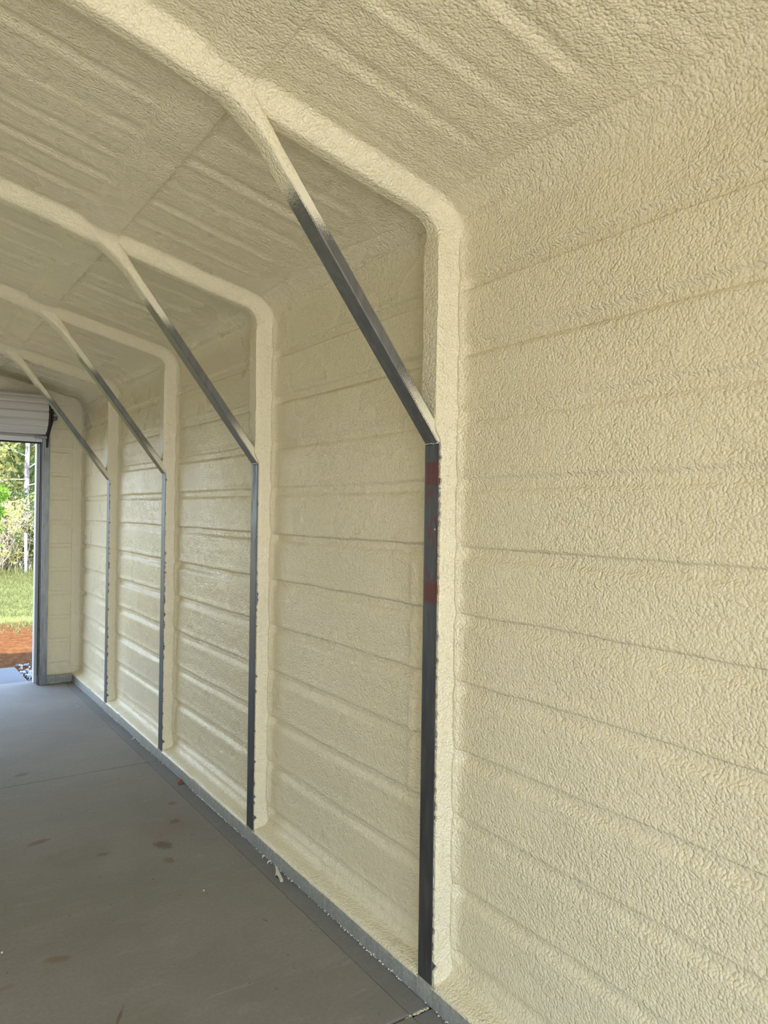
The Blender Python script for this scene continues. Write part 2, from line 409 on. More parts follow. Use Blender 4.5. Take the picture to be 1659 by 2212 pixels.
h += roofm*0.011*band*(1+1.5*vn(XR*7, Yg*5, 63))
h += roofm*bandw*0.005*fbm(XR*12, Yg*9, 64, 2)
h -= roofm*0.004*np.exp(-((XR+0.722+0.012*vn(Yg*2.5, 2, 66))/0.0045)**2)*ss(-0.35, 0.0, vn(Yg*1.4, 2, 67))
h -= roofm*0.003*np.exp(-((XR+0.885+0.012*vn(Yg*2.5, 5, 68))/0.005)**2)*ss(-0.1, 0.2, vn(Yg*1.4, 6, 69))
# swelling of foam where band meets frames
h += roofm*0.018*np.exp(-((XR+0.80)/0.10)**2)*np.exp(-(D/0.16)**2)
# cap of foam on the base rail
h += cap*0.004*fbm(arc*20, Yg*9, 70, 3)
h -= 0.006*np.exp(-((ZZ-0.122)/0.008)**2)*(XR > 0)*ss(-0.3, 0.2, vn(Yg*1.2, 3, 71))
h += 0.0035*ss(0.11, 0.14, ZZ)*ss(0.20, 0.15, ZZ)*np.abs(fbm(arc*28, Yg*20, 72, 2))
# frames
ydisp = np.zeros((NP, NY)); PF = np.zeros((NP, NY))
isleft = XX < XC
for k, c in enumerate(YK):
    kk = k-3
    d = Yg-c
    post = ss(2.07, 2.00, ZZ)*(ZZ > 0.0)
    bare = 1.0 if (0 <= kk <= 3) else 0.0
    roofpart = ss(2.70, 2.88, ZZ)
    Hgt = 0.096 + 0*ZZ
    Hgt = Hgt*(1-roofpart) + roofpart*(0.070 + 0.012*np.exp(-((XR+0.84)/0.09)**2))
    Hgt = Hgt + 0.004*fbm(arc*7, np.full_like(arc, k*3.3), 80, 2)
    jag = 0.0035 + 0.018*np.clip(fbm(arc*60, np.full_like(arc, k*7.1), 81, 3)-0.12+0.8*vn(arc*4, np.full_like(arc, k*1.3), 83)*0.5, 0, 1)
    Hpost = RX - jag
    pm = post*bare*(~isleft)
    Hgt = Hgt*(1-pm) + Hpost*pm
    hw = HW + 0.003*fbm(arc*9, np.full_like(arc, k*2.2), 84, 2)
    ribph = 0.5+0.5*np.cos((ZZ-0.20)/0.24*2*PI)
    fl = 0.014 + 0.050*roofpart + 0.05*roofpart*ss(-0.92, -1.05, XR)     # near flank
    flf = 0.022 + 0.030*roofpart                                          # far flank
    hwp = hw-0.010*roofpart
    d0 = (-hwp-fl)*(1-roofpart)-0.076*roofpart; d1 = (-hwp+0.002)*(1-roofpart)-0.012*roofpart
    prof = ss(d0, d1, d)*ss(hwp+flf, hwp-0.002-0.006*roofpart, d)
    lowfade = ss(0.13, 0.155, ZZ)
    if bare: PF = np.maximum(PF, prof*(~isleft))
    # beads of foam at the foot of the near flank on the wall
    bd = (1-roofpart)*ss(0.14, 0.2, ZZ)
    bw = 0.016+0.004*vn(arc*9, np.full_like(arc, k*1.0), 85)
    bead = np.exp(-((d+hw+0.020+0.006*vn(arc*5, np.full_like(arc, k*1.9), 86))/bw)**2)*(0.010+0.009*(1-ribph**6))
    h = np.where(np.abs(d) < 0.30, h*(1-prof*lowfade)+prof*Hgt*lowfade, h)
    h += bead*bd*(1-prof)*0.8
    # wrinkles on the steep near flank
    lev = np.clip(prof, 0, 1); onf = (d < -hwp+0.01)*(d > -hwp-fl-0.01)*(1-roofpart)
    wr = 0.55+0.10*vn(arc*3.2, np.full_like(arc, k*1.1), 87)
    wr2 = 0.30+0.08*vn(arc*4.2, np.full_like(arc, k*2.1), 88)
    ydisp += onf*(0.0035*np.exp(-((lev-wr)/0.05)**2)+0.0035*np.exp(-((lev-wr2)/0.05)**2)+0.0014*fbm(arc*45, lev*6, 89, 2))*bd
    # lumpy overspray bead beyond each post
    a = {0: 0.013, 1: 0.004, 2: 0.003, 3: 0.003}.get(kk, 0.0)
    off = 0.20+0.012*vn(arc*3, np.full_like(arc, k*4.0), 90)
    lb = np.exp(-((d-off)/0.022)**2)*ss(1.72, 1.55, ZZ)*ss(0.55, 0.8, ZZ)*(~isleft)
    h += a*lb*(0.75+1.6*np.abs(fbm(arc*20, Yg*26, 91, 2)))
# knob of foam on the rail cap just past the nearest post
h += 0.010*np.exp(-(((arc-arc[0, 0]-0.035)/0.012)**2+((Yg-2.31)/0.014)**2))
VX = XX + Nn[:, 0][:, None]*h; VZ = ZZ + Nn[:, 1][:, None]*h; VY = Yg + ydisp
lw = PF*(1-ss(0.13, 0.155, ZZ))*ss(0.0705, 0.0775, ZZ); VX = VX*(1-lw)+0.005*lw
V = np.stack([VX, VY, VZ], -1)
du = np.zeros_like(V); du[1:-1] = V[2:]-V[:-2]; du[0] = V[1]-V[0]; du[-1] = V[-1]-V[-2]
dv = np.zeros_like(V); dv[:, 1:-1] = V[:, 2:]-V[:, :-2]; dv[:, 0] = V[:, 1]-V[:, 0]; dv[:, -1] = V[:, -1]-V[:, -2]
NV = np.cross(du, dv); NV /= np.maximum(np.linalg.norm(NV, axis=2), 1e-9)[..., None]
if NV[40, 40, 0] > 0: NV = -NV; FLIP = True
else: FLIP = False
Vf = V.reshape(-1, 3); Nf = NV.reshape(-1, 3)
ii, jj = np.meshgrid(np.arange(NP-1), np.arange(NY-1), indexing='ij')
quad = np.stack([ii*NY+jj, (ii+1)*NY+jj, (ii+1)*NY+jj+1, ii*NY+jj+1], -1)
if FLIP: quad = quad[..., ::-1]
yc = (YY[:-1]+YY[1:])/2
eR = int(np.argmax((P[:, 1] > 2.80))); eL = int(NP-1-np.argmax((P[::-1][:, 1] > 2.80)))
region = np.zeros((NP-1, NY-1), int)     # 0 wall_right 1 ceiling 2 wall_left 10+k foam wraps
region[eR:eL] = 1; region[eL:] = 2
iz = (P[:-1, 1]+P[1:, 1])/2
wrapable = (np.arange(NP-1) < NR-1) & (iz > 0.098)
for k in range(4):
    c = YK[k+3]; sel = (yc > c-HW-0.026) & (yc < c+HW+0.026)
    region[np.ix_(wrapable, sel)] = 10+k
    region[np.ix_((np.arange(NP-1) < NR-1) & (iz < 0.30), (yc > c-0.030) & (yc < c+0.042))] = -1
def cut(name, mask, parent=None, mt='foam'):
    q = quad[mask]; used, inv = np.unique(q, return_inverse=True); q2 = inv.reshape(q.shape)
    me = bpy.data.meshes.new(name)
    me.vertices.add(len(used)); me.vertices.foreach_set('co', Vf[used].ravel())
    nq = len(q2); me.loops.add(nq*4); me.loops.foreach_set('vertex_index', q2.ravel().astype(np.int32))
    me.polygons.add(nq); me.polygons.foreach_set('loop_start', np.arange(0, nq*4, 4, dtype=np.int32))
    me.polygons.foreach_set('use_smooth', np.ones(nq, bool))
    me.update(calc_edges=True); me.validate()
    me.normals_split_custom_set_from_vertices(Nf[used].tolist())
    return link(name, me, M[mt], parent)
tag(cut('wall_right', region == 0), 'right wall coated in cream spray foam with shallow horizontal channels', None, None, 'structure')
tag(cut('ceiling', region == 1), 'sloping ceiling coated in cream spray foam with ribs running up the slope', None, None, 'structure')
SY0, SY1, SZ = -1.25, -0.20, 2.08         # unseen opening added in the left wall to let daylight in
region[np.ix_(np.arange(NP-1) >= eL, (yc > SY0) & (yc < SY1))] = np.where((iz[np.arange(NP-1) >= eL] < SZ)[:, None], -1, region[np.ix_(np.arange(NP-1) >= eL, (yc > SY0) & (yc < SY1))])
tag(cut('wall_left', region == 2, None, 'foam_plain'), 'left wall coated in cream spray foam', None, None, 'structure')

# ------------------------------------------------------------------ end walls
def end_wall(name, yface, sgn, label, step, DX0=DX0, DX1=DX1, DZ=DZ, mg=0.09):
    xs = sorted(set(np.round(np.concatenate([np.arange(LX, DX0-0.09, 0.05), [DX0-mg], np.arange(DX0-mg, DX1+mg, 0.06), [DX1+mg], np.arange(DX1+mg, RX+0.05, step), [RX+0.05]]), 4)))
    zs = [0.0]
    while zs[-1] < 3.45:
        z = zs[-1]; d = step
        if min(min(abs(z-q), abs(z-q+0.036)) for q in RIBZ+[RIBZ[-1]+0.24]) < 0.012: d = min(step, 0.004)
        zs.append(z+d)
    X, Z = np.meshgrid(xs, zs, indexing='ij')
    hh = 0.004*fbm(X*8, Z*8, 101, 2)+0.0028*fbm(X*3, Z*30, 102, 3)+0.0015*fbm(X*50, Z*50, 103, 2)
    for i, q in enumerate(RIBZ+[2.84, 3.08]):
        dz = Z-q-0.006*vn(X*4, i*3.0, 104)
        hh -= (0.008*ss(-0.042, -0.032, dz)*ss(0.004, -0.004, dz)+0.003*np.exp(-(dz/0.004)**2))*ss(-0.025, -0.045, X)*ss(DX1+0.10, DX1+0.13, np.where(Z < 2.6, X, 9))
    hh += 0.014*ss(2.9, 3.1, Z)*(1+3*fbm(X*5, Z*5, 105, 2))
    hh += 0.010*ss(-0.02, 0.0, X)                     # foam built up against the corner post
    hh += 0.022*ss(0.10, 0.075, Z)*0 - 0.02*ss(0.085, 0.06, Z)
    Yv = yface - sgn*hh
    Vv = np.stack([X, Yv, Z], -1).reshape(-1, 3); nx, nz = X.shape
    a, b = np.meshgrid(np.arange(nx-1), np.arange(nz-1), indexing='ij')
    xm = (X[:-1, :-1]+X[1:, 1:])/2; zm = (Z[:-1, :-1]+Z[1:, 1:])/2
    keep = ~((xm > DX0-mg) & (xm < DX1+mg) & (zm < DZ+0.07)) & (zm < ZI+0.07+SL*np.minimum(RX-xm, xm-LX)) & (zm > 0.055)
    q = np.stack([a*nz+b, (a+1)*nz+b, (a+1)*nz+b+1, a*nz+b+1], -1)[keep]
    if sgn < 0: q = q[:, ::-1]
    used, inv = np.unique(q, return_inverse=True); q = inv.reshape(q.shape)
    me = bpy.data.meshes.new(name); me.from_pydata(Vv[used].tolist(), [], q.tolist())
    return tag(link(name, me, M['foam'], None, True), label, None, None, 'structure')
end_wall('wall_far', YE, 1, 'far end wall around the roll-up door, coated in cream foam', 0.012)
end_wall('wall_near', YN, -1, 'narrow foam border around the near end, opened wide for daylight', 0.03, NX0, NX1, NZ, 0.0)

# outer sheet skin: keeps daylight out and casts the eave shadow
tag(box('trim_1', RX+0.03, RX+0.10, YN-0.25, 8.28, -0.1, ZI+0.10, M['siding']), 'outer siding sheet of the right wall', None, None, 'structure')
bm = bmesh.new(); add_box(bm, LX-0.10, LX-0.03, YN-0.25, SY0, -0.1, ZI+0.10); add_box(bm, LX-0.10, LX-0.03, SY1, 8.28, -0.1, ZI+0.10); add_box(bm, LX-0.10, LX-0.03, SY0, SY1, SZ, ZI+0.10)
tag(from_bm('trim_2', bm, M['siding']), 'outer siding sheet of the left wall', None, None, 'structure')
d3 = empty('added_opening', (LX, SY0, 0)); tag(d3, 'unseen doorway added in the left wall to let in daylight', None, None, 'structure')
for a_, b_, c_, e_ in ((SY0-0.03, SY0+0.02, 0, SZ), (SY1-0.02, SY1+0.03, 0, SZ), (SY0-0.03, SY1+0.03, SZ-0.02, SZ+0.04)): box('jamb_post', LX-0.11, LX+0.02, a_, b_, c_, e_, M['galv'], d3, 0.003)
bm = bmesh.new()
zR = ZI+0.12; pr = [(RX+0.16, zR-0.03), (XC, zR+SL*(RX-XC)), (LX-0.16, zR-0.03)]
for y in (YN-0.25, 8.40): pass
vs = []
for y in (YN-0.25, 8.40):
    vs.append([bm.verts.new((x, y, z)) for x, z in pr] + [bm.verts.new((x, y, z+0.07)) for x, z in pr[::-1]])
for i in range(6): bm.faces.new((vs[0][i], vs[0][(i+1) % 6], vs[1][(i+1) % 6], vs[1][i]))
bm.faces.new(vs[0][::-1]); bm.faces.new(vs[1])
bmesh.ops.recalc_face_normals(bm, faces=bm.faces)
tag(from_bm('trim_3', bm, M['siding']), 'outer roof sheet', None, None, 'structure')
def gable(name, y0, y1, gx0, gx1, gz):
    bm = bmesh.new()
    add_box(bm, LX-0.1, gx0, y0, y1, -0.05, 2.85); add_box(bm, gx1, RX+0.1, y0, y1, -0.05, 2.85)
    pts = [(LX-0.1, gz), (RX+0.1, gz), (RX+0.1, 2.95), (XC, 3.42), (LX-0.1, 2.95)]
    a = [bm.verts.new((x, y0, z)) for x, z in pts]; b = [bm.verts.new((x, y1, z)) for x, z in pts]
    bm.faces.new(a); bm.faces.new(b[::-1])
    for i in range(5): bm.faces.new((a[i], b[i], b[(i+1) % 5], a[(i+1) % 5]))
    bmesh.ops.recalc_face_normals(bm, faces=bm.faces)
    tag(from_bm(name, bm, M['siding']), 'outer gable siding sheet', None, None, 'structure')
gable('trim_4', 8.16, 8.22, DX0-0.09, DX1+0.075, DZ+0.09); gable('trim_5', YN-0.12, YN-0.06, NX0, NX1, NZ+0.05)

# ------------------------------------------------------------------ floor
fl = tag(empty('floor', (XC, 3, 0)), 'trowelled grey concrete floor in sawn slabs with mud stains', None, None, 'structure')
def slab(x0, x1, y0, y1, mt=M['concrete'], z1=0.0, name='slab', bev=0.006):
    bm = bmesh.new(); add_box(bm, x0, x1, y0, y1, -0.12, z1, bev); o = from_bm(name, bm, mt); adopt(o, fl); return o
slab(LX-0.02, -0.081, YN-0.2, 2.068)
slab(LX-0.02, -0.081, 2.080, 5.157)
slab(LX-0.02, -0.081, 5.162, 8.22)
slab(-0.080, RX+0.03, YN-0.2, 2.062, M['strip'], -0.0015, 'edge_strip')
slab(-0.080, RX+0.03, 2.078, 5.158, M['strip'], -0.0015, 'edge_strip')
slab(-0.080, RX+0.03, 5.160, 8.16, M['strip'], -0.0015, 'edge_strip')
box('sub_base', LX, RX, YN-0.1, 8.10, -0.16, -0.02, M['strip'], fl)
# foam dribble squeezed into the nearest joint
rnd = random.Random(3)
def crumbs(name, pts, mt, parent, r0, r1, flat=0.6):
    bm = bmesh.new()
    for (x, y, z) in pts:
        r = rnd.uniform(r0, r1); res = bmesh.ops.create_icosphere(bm, subdivisions=1, radius=r)
        a = rnd.uniform(0, 6.3); sx, sy = rnd.uniform(.6, 1.6), rnd.uniform(.6, 1.6)
        for v in res['verts']:
            c = v.co*rnd.uniform(0.8, 1.2); v.co = Vector((x+c.x*sx, y+c.y*sy, z+c.z*flat))
    o = from_bm(name, bm, mt, None, True); adopt(o, parent); tag(o, kind='stuff'); return o
crumbs('joint_foam', [(-0.003-0.10*rnd.random()**1.6, 2.073+rnd.uniform(-0.004, 0.004), -0.005) for _ in range(60)], M['foam_plain'], fl, 0.0018, 0.0045)

# ------------------------------------------------------------------ base rail sections
bb = tag(empty('baseboard_right', (0.03, 3, 0)), 'grey steel base rail with dried foam along its foot', None, None, 'structure')
cuts = [YN] + [YK[k]-HW+0.003 for k in range(2, 7)] + [8.02]
for a, b in zip(cuts[:-1], cuts[1:]):
    box('rail_section', 0.0, 0.06, a+0.0012, b-0.0012, 0.001, 0.077, M['rail'], bb, 0.003)
pts = []
y = 0.6
while y < 8.0:
    y += rnd.uniform(0.001, 0.007)
    dens = 0.55+1.2*float(vn(y*2.3, 0.5, 33))
    if rnd.random() < dens: pts.append((-0.001-abs(rnd.gauss(0, 0.003)), y, 0.003+abs(rnd.gauss(0, 0.003))))
crumbs('foam_crust', pts, M['crumb'], bb, 0.0010, 0.0036, 0.9)
bl = tag(empty('baseboard_left', (LX, 3, 0)), 'grey steel base rail along the left wall', None, None, 'structure')
for a_, b_ in ((YN, SY0-0.03), (SY1+0.03, 8.02)): box('rail_section', LX+0.015, LX+0.075, a_, b_, 0.001, 0.077, M['rail'], bl, 0.003)
bf = tag(empty('baseboard_far', (-0.12, 8.0, 0)), 'grey base rail at the foot of the far wall', None, None, 'structure')
box('rail_section', -0.245, -0.002, 8.0, 8.06, 0.001, 0.075, M['rail'], bf, 0.003)
crumbs('foam_crust', [(rnd.uniform(-0.24, -0.01), 7.997, 0.003) for _ in range(50)], M['crumb'], bf, 0.002, 0.006, 0.8)

# ------------------------------------------------------------------ steel frames
BD = Vector((-0.61, 0, 0.7924)).normalized(); BN = Vector((0.7924, 0, 0.61)).normalized()   # brace axis, towards the wall
labels = ['steel frame nearest the camera with red-printed post and foam-topped diagonal brace',
          'second steel frame from the camera, dark post standing left of the nearest one',
          'third steel frame from the camera, slim post and brace past the second frame',
          'farthest bare steel frame, its diagonal brace crossing in front of the rolled door']
def brace_mesh(c, hb):
    L0 = Vector((0.0, 0, hb)); th = 0.037; y0, y1 = c-0.033, c+0.045
    bm = bmesh.new(); sec = []
    tvals = [0.0, 0.02, 0.3, 0.6, 0.9, 1.14, 1.25]
    rings = []
    for t in tvals:
        p = L0 + BD*t
        r = []
        for (s, yy) in ((0.004, y0), (0, y0+0.004), (0, y1-0.004), (0.004, y1), (th-0.004, y1), (th, y1-0.004), (th, y0+0.004), (th-0.004, y0)):
            q = p + BN*s
            if t == 0.0: q = q + BD*(-(q.z-hb)/BD.z) + Vector((0, 0, 0.0))     # mitred level cut on the post
            r.append(bm.verts.new((q.x, yy, q.z)))
        rings.append(r)
    for i in range(len(rings)-1):
        for j in range(8): bm.faces.new((rings[i][j], rings[i][(j+1) % 8], rings[i+1][(j+1) % 8], rings[i+1][j]))
    bm.faces.new(rings[0][::-1]); bm.faces.new(rings[-1]); bmesh.ops.recalc_face_normals(bm, faces=bm.faces)
    return bm
def sleeve_mesh(c, hb, seed):
    bm = bmesh.new(); n = 28; rings = []; m = 40
    for i in range(m):
        t = 0.97 + 0.31*i/(m-1); f = i/(m-1)
        g = 0.0006 + 0.0045*ss(0.0, 0.7, f); fla = 0.10*max(0.0, (f-0.40)/0.60)**2.2
        ctr = Vector((0, 0, hb)) + BD*t + BN*0.0185
        r = []
        for j in range(n):
            a = 2*PI*j/n; ca, sa = math.cos(a), math.sin(a)
            e = (abs(ca)**5+abs(sa)**5)**(-1/5)
            bx = (0.0185+g)*ca*e; by = (0.039+g)*sa*e
            extra = fla*(0.9 if bx < 0 else 0.10)
            nz = 0.003*float(fbm(j*0.5+seed*3, i*0.4, 200+seed, 2))*min(1, f*4)
            bx += (ca*nz) - (extra if bx < 0 else 0)*abs(ca)**0.5 + 0.0; by += sa*nz + sa*fla*0.15
            q = ctr + BN*bx
            if bx < 0: q = q + BD*(extra*1.25)
            r.append(bm.verts.new((q.x, c+0.006+by, q.z)))
        rings.append(r)
    for i in range(m-1):
        for j in range(n): bm.faces.new((rings[i][j], rings[i][(j+1) % n], rings[i+1][(j+1) % n], rings[i+1][j]))
    bmesh.ops.recalc_face_normals(bm, faces=bm.faces)
    return bm
HB = 2.008
for k in range(4):
    c = YK[k+3]
    root = empty('steel_frame', (0.03, c, 0.078)); tag(root, labels[k], 'steel frame', 'bare steel frames along the right wall')
    bm = bmesh.new(); add_box(bm, 0.0, 0.066, c-0.0335, c+0.0465, 0.078, HB, 0.006)
    po = from_bm('post', bm, M['post']); adopt(po, root)
    br = from_bm('brace', brace_mesh(c, HB), M['brace']); adopt(br, root)
    o = from_bm('foam_coating', sleeve_mesh(c, HB, k), M['foam'], br, True); o['label'] = 'cream foam sprayed over the top of the brace'
    bm = bmesh.new()
    wp = [(-0.001+rnd.uniform(-.001, .001), c-0.030+0.074*i/16, HB+rnd.uniform(-0.002, 0.002)) for i in range(17)]
    add_tube(bm, wp, [rnd.uniform(0.0012, 0.0032) for _ in wp], 6)
    o = from_bm('weld', bm, M['weld'], po, True)
    o = cut('foam_wrap', region == 10+k); adopt(o, root); o['label'] = 'foam-covered side of the post and arch'
    if k in (0, 1):
        bm = bmesh.new(); bmesh.ops.create_icosphere(bm, subdivisions=2, radius=0.0035)
        for v in bm.verts: v.co = Vector((v.co.x*0.5-0.0005, v.co.y+c-0.020, v.co.z+(1.70 if k == 0 else 1.62)))
        o = from_bm('screw_head', bm, M['weld'], po, True)

# ------------------------------------------------------------------ door at the far end
dr = empty('door_1', (DX1, 8.0, 0)); tag(dr, 'roll-up door frame at the far end with steel jamb and guide track', None, None, 'structure')
def both(fn):
    for s in (0, 1): fn(lambda x: x if s == 0 else 2*XC-x)
def mbox(name, xm, x0, x1, y0, y1, z0, z1, mt, par, bev=0.0):
    a, b = sorted((xm(x0), xm(x1))); return box(name, a, b, y0, y1, z0, z1, mt, par, bev)
def jamb(xm):
    mbox('jamb_post', xm, -0.292, -0.247, 7.965, 8.12, 0.0, DZ+0.10, M['galv'], dr, 0.004)
    mbox('guide_track', xm, -0.318, -0.293, 7.95, 8.02, 0.0, DZ+0.03, M['galv'], dr, 0.003)
    mbox('track_lip', xm, -0.330, -0.3185, 7.962, 7.972, 0.0, DZ+0.03, M['track'], dr, 0.002)
    mbox('track_lip', xm, -0.335, -0.3185, 8.00, 8.01, 0.0, DZ+0.03, M['track'], dr, 0.002)
    mbox('track_back', xm, -0.324, -0.3185, 7.972, 8.00, 0.09, DZ+0.03, M['black'], dr)
    mbox('side_seal', xm, -0.338, -0.3305, 7.972, 7.998, 0.10, DZ+0.0, M['black'], dr)
    mbox('jamb_casing', xm, -0.347, -0.293, 8.10, 8.20, 0.0, DZ+0.12, M['siding'], dr, 0.002)
    for z in (0.25, 0.62, 0.98, 1.34, 1.70, 2.06, 2.32):
        bm = bmesh.new(); r = bmesh.ops.create_cone(bm, cap_ends=True, segments=8, radius1=0.007, radius2=0.005, depth=0.006)
        for v in bm.verts: v.co = Vector((xm(-0.306)+v.co.x, 7.947+v.co.z, z+v.co.y))
        adopt(from_bm('bolt', bm, M['bolt']), dr)
both(jamb)
box('header', DX0-0.09, DX1+0.09, 8.03, 8.14, DZ+0.03, DZ+0.11, M['galv'], dr, 0.004)

rd = empty('roll_up_door', (XC, 7.82, DZ)); tag(rd, 'pale ribbed roll-up door coiled above the far doorway', 'roller door')
RC, YC, ZC = 0.195, 7.795, 2.672
XA, XB = 2*XC+0.325, -0.325
nsl = 15
for i in range(nsl):
    a0 = 2*PI*i/nsl+0.2; a1 = 2*PI*(i+1)/nsl+0.2
    bm = bmesh.new(); prof = []
    for j in range(7):
        t = j/6; a = a0+(a1-a0)*t*0.985
        r = RC + 0.005*math.sin(PI*min(1, t*1.0))**0.5 - (0.007 if j in (0, 6) else 0)
        prof.append((YC+r*math.cos(a), ZC+r*math.sin(a)))
    L = [bm.verts.new((XA, y, z)) for y, z in prof]; Rr = [bm.verts.new((XB, y, z)) for y, z in prof]
    Li = [bm.verts.new((XA, YC+(y-YC)*.93, ZC+(z-ZC)*.93)) for y, z in (prof[0], prof[-1])]; Ri = [bm.verts.new((XB, YC+(y-YC)*.93, ZC+(z-ZC)*.93)) for y, z in (prof[0], prof[-1])]
    for j in range(6): bm.faces.new((L[j], Rr[j], Rr[j+1], L[j+1]))
    bm.faces.new((L[0], Li[0], Ri[0], Rr[0])); bm.faces.new((L[6], Rr[6], Ri[1], Li[1]))
    bmesh.ops.recalc_face_normals(bm, faces=bm.faces)
    adopt(from_bm('curtain_slat', bm, M['slat']), rd)
def disc(name, x0, x1, r, mt, n=32, yy=YC, zz=ZC):
    bm = bmesh.new(); bmesh.ops.create_cone(bm, cap_ends=True, segments=n, radius1=r, radius2=r, depth=abs(x1-x0))
    for v in bm.verts: v.co = Vector(((x0+x1)/2+v.co.z, yy+v.co.x, zz+v.co.y))
    return adopt(from_bm(name, bm, mt), rd)
disc('drum', XA+0.002, XB-0.002, RC-0.025, M['slat'])
for xm in (lambda x: x, lambda x: 2*XC-x):
    disc('end_disc', xm(-0.323), xm(-0.306), RC+0.004, M['black'])
    disc('axle', xm(-0.306), xm(-0.205), 0.017, M['galv'], 12)
    bm = bmesh.new()    # bracket: sloping black arm from coil down to jamb
    pr = [(7.70, 2.72), (7.88, 2.72), (8.02, 2.52), (8.02, 2.36), (7.96, 2.36), (7.90, 2.48), (7.70, 2.60)]
    x0, x1 = sorted((xm(-0.284), xm(-0.266)))
    A = [bm.verts.new((x0, y, z)) for y, z in pr]; B = [bm.verts.new((x1, y, z)) for y, z in pr]
    bm.faces.new(A); bm.faces.new(B[::-1])
    for i in range(7): bm.faces.new((A[i], B[i], B[(i+1) % 7], A[(i+1) % 7]))
    bmesh.ops.recalc_face_normals(bm, faces=bm.faces); adopt(from_bm('bracket', bm, M['black']), rd)
    bm = bmesh.new()
    a, b = sorted((xm(-0.262), xm(-0.212)))
    for z in (2.625, 2.70): add_box(bm, a, b, 7.80, 7.90, z, z+0.008)
    for xx in (a, (a+b)/2-0.003, b-0.006): add_box(bm, xx, xx+0.006, 7.80, 7.90, 2.625, 2.708)
    adopt(from_bm('tension_adjuster', bm, M['galv']), rd)
# hanging curtain end behind the coil, bottom bar and seal
for i, (z0, z1, yy) in enumerate(((2.515, 2.545, 7.965), (2.485, 2.512, 7.968), (2.462, 2.483, 7.965))):
    box('curtain_slat', DX0-0.02, DX1+0.02, yy, yy+0.018, z0, z1, M['slat'], rd, 0.004)
box('bottom_bar', DX0-0.01, DX1+0.01, 7.945, 7.985, 2.425, 2.460, M['alum'], rd, 0.003)
box('bottom_bar', DX0-0.01, DX1+0.01, 7.945, 7.95, 2.41, 2.43, M['alum'], rd)
box('rubber_seal', DX0, DX1-0.0, 7.955, 7.985, 2.395, 2.424, M['black'], rd, 0.005)
for xm in (lambda x: x, lambda x: 2*XC-x):
    mbox('stop_clip', xm, -0.385, -0.325, 7.925, 7.945, 2.415, 2.437, M['alum'], rd, 0.003)
    mbox('stop_clip', xm, -0.395, -0.255, 7.932, 7.945, 2.445, 2.475, M['galv'], rd, 0.003)

# near end, unseen and opened wide for daylight: plain steel surround
d2 = empty('door_2', (XC, YN, 0)); tag(d2, 'near end behind the camera, opened wide to let daylight in', None, None, 'structure')
for xm in (lambda x: x, lambda x: 2*XC-x): mbox('jamb_post', xm, -0.055, -0.0, YN-0.12, YN-0.01, 0, NZ+0.1, M['galv'], d2, 0.004)
box('header', NX0, NX1, YN-0.12, YN-0.01, NZ+0.02, NZ+0.1, M['galv'], d2, 0.004)

# ------------------------------------------------------------------ small things on the floor
def flake(name, pts, th, mt, label, cat, lift):
    bm = bmesh.new(); a = [bm.verts.new((x, y, 0.002+lift*i_)) for x, y, i_ in pts]; b = [bm.verts.new((v.co.x, v.co.y, v.co.z+th)) for v in a]
    bm.faces.new(a); bm.faces.new(b[::-1]); n = len(a)
    for i in range(n): bm.faces.new((a[i], b[i], b[(i+1) % n], a[(i+1) % n]))
    bmesh.ops.triangulate(bm, faces=[f for f in bm.faces if len(f.verts) > 4]); bmesh.ops.recalc_face_normals(bm, faces=bm.faces)
    c = Vector((sum(p[0] for p in pts)/n, sum(p[1] for p in pts)/n, 0))
    bmesh.ops.translate(bm, verts=bm.verts, vec=-c)
    o = from_bm(name, bm, mt); o.location = c; return tag(o, label, cat)
def fp(px, py):   # floor point under a photograph pixel
    d = F + (px-829.5)/FPX*R2 - (py-1106)/FPX*U2; t = -CAMZ/d.z
    return CAMX+d.x*t, d.y*t
outline = [(594, 1869), (599, 1869), (601, 1880), (607, 1893), (612, 1903), (611, 1906), (605, 1906), (604, 1901), (598, 1893), (594, 1893), (596, 1886), (595, 1876)]
o = flake('foam_scrap', [(*fp(*q), 0.0) for q in outline], 0.004, M['crumb'], 'thin pale foam scrap lying on the floor beside the base rail', 'foam scrap', 0)
o = flake('dry_leaf', [(*fp(*q), z) for q, z in (((383, 1693), 0), ((387, 1687), 1), ((391, 1689), 1.5), ((395, 1692), .4), ((390, 1695), 0), ((385, 1695), 0))], 0.002, M['leaf'], 'small rusty brown dry leaf against the base rail', 'leaf', 0.012)
for i, (q, lb) in enumerate((((440, 1925), 'tiny pale foam crumb alone on the open floor'), ((4, 2059), 'tiny pale foam crumb at the left edge of the floor'), ((168, 1527), 'tiny pale foam crumb on the floor near the far wall'))):
    x, y = fp(*q); bm = bmesh.new(); bmesh.ops.create_icosphere(bm, subdivisions=1, radius=0.0045)
    for v in bm.verts: v.co = v.co*rnd.uniform(0.8, 1.25)
    bm.verts.ensure_lookup_table()
    o = from_bm('foam_crumb', bm, M['crumb'], None, True); o.location = (x, y, 0.003); tag(o, lb, 'foam crumb')
for q in ((572, 1852), (583, 1864), (290, 1597)):
    x, y = fp(*q); bm = bmesh.new(); add_tube(bm, [(-0.01, 0, 0.001), (0, 0.008, 0.006), (0.008, 0.003, 0.003), (0.012, 0.012, 0.002)], [0.003, 0.004, 0.003, 0.002], 6)
    o = from_bm('foam_curl', bm, M['crumb'], None, True); o.location = (x-0.004, y, 0.001)
    tag(o, {572: 'small curled foam shaving on the floor at the foot of the second frame', 583: 'curled foam shaving beside the long pale scrap', 290: 'frayed foam shaving at the rail between the two farthest frames'}[q[0]], 'foam shaving')

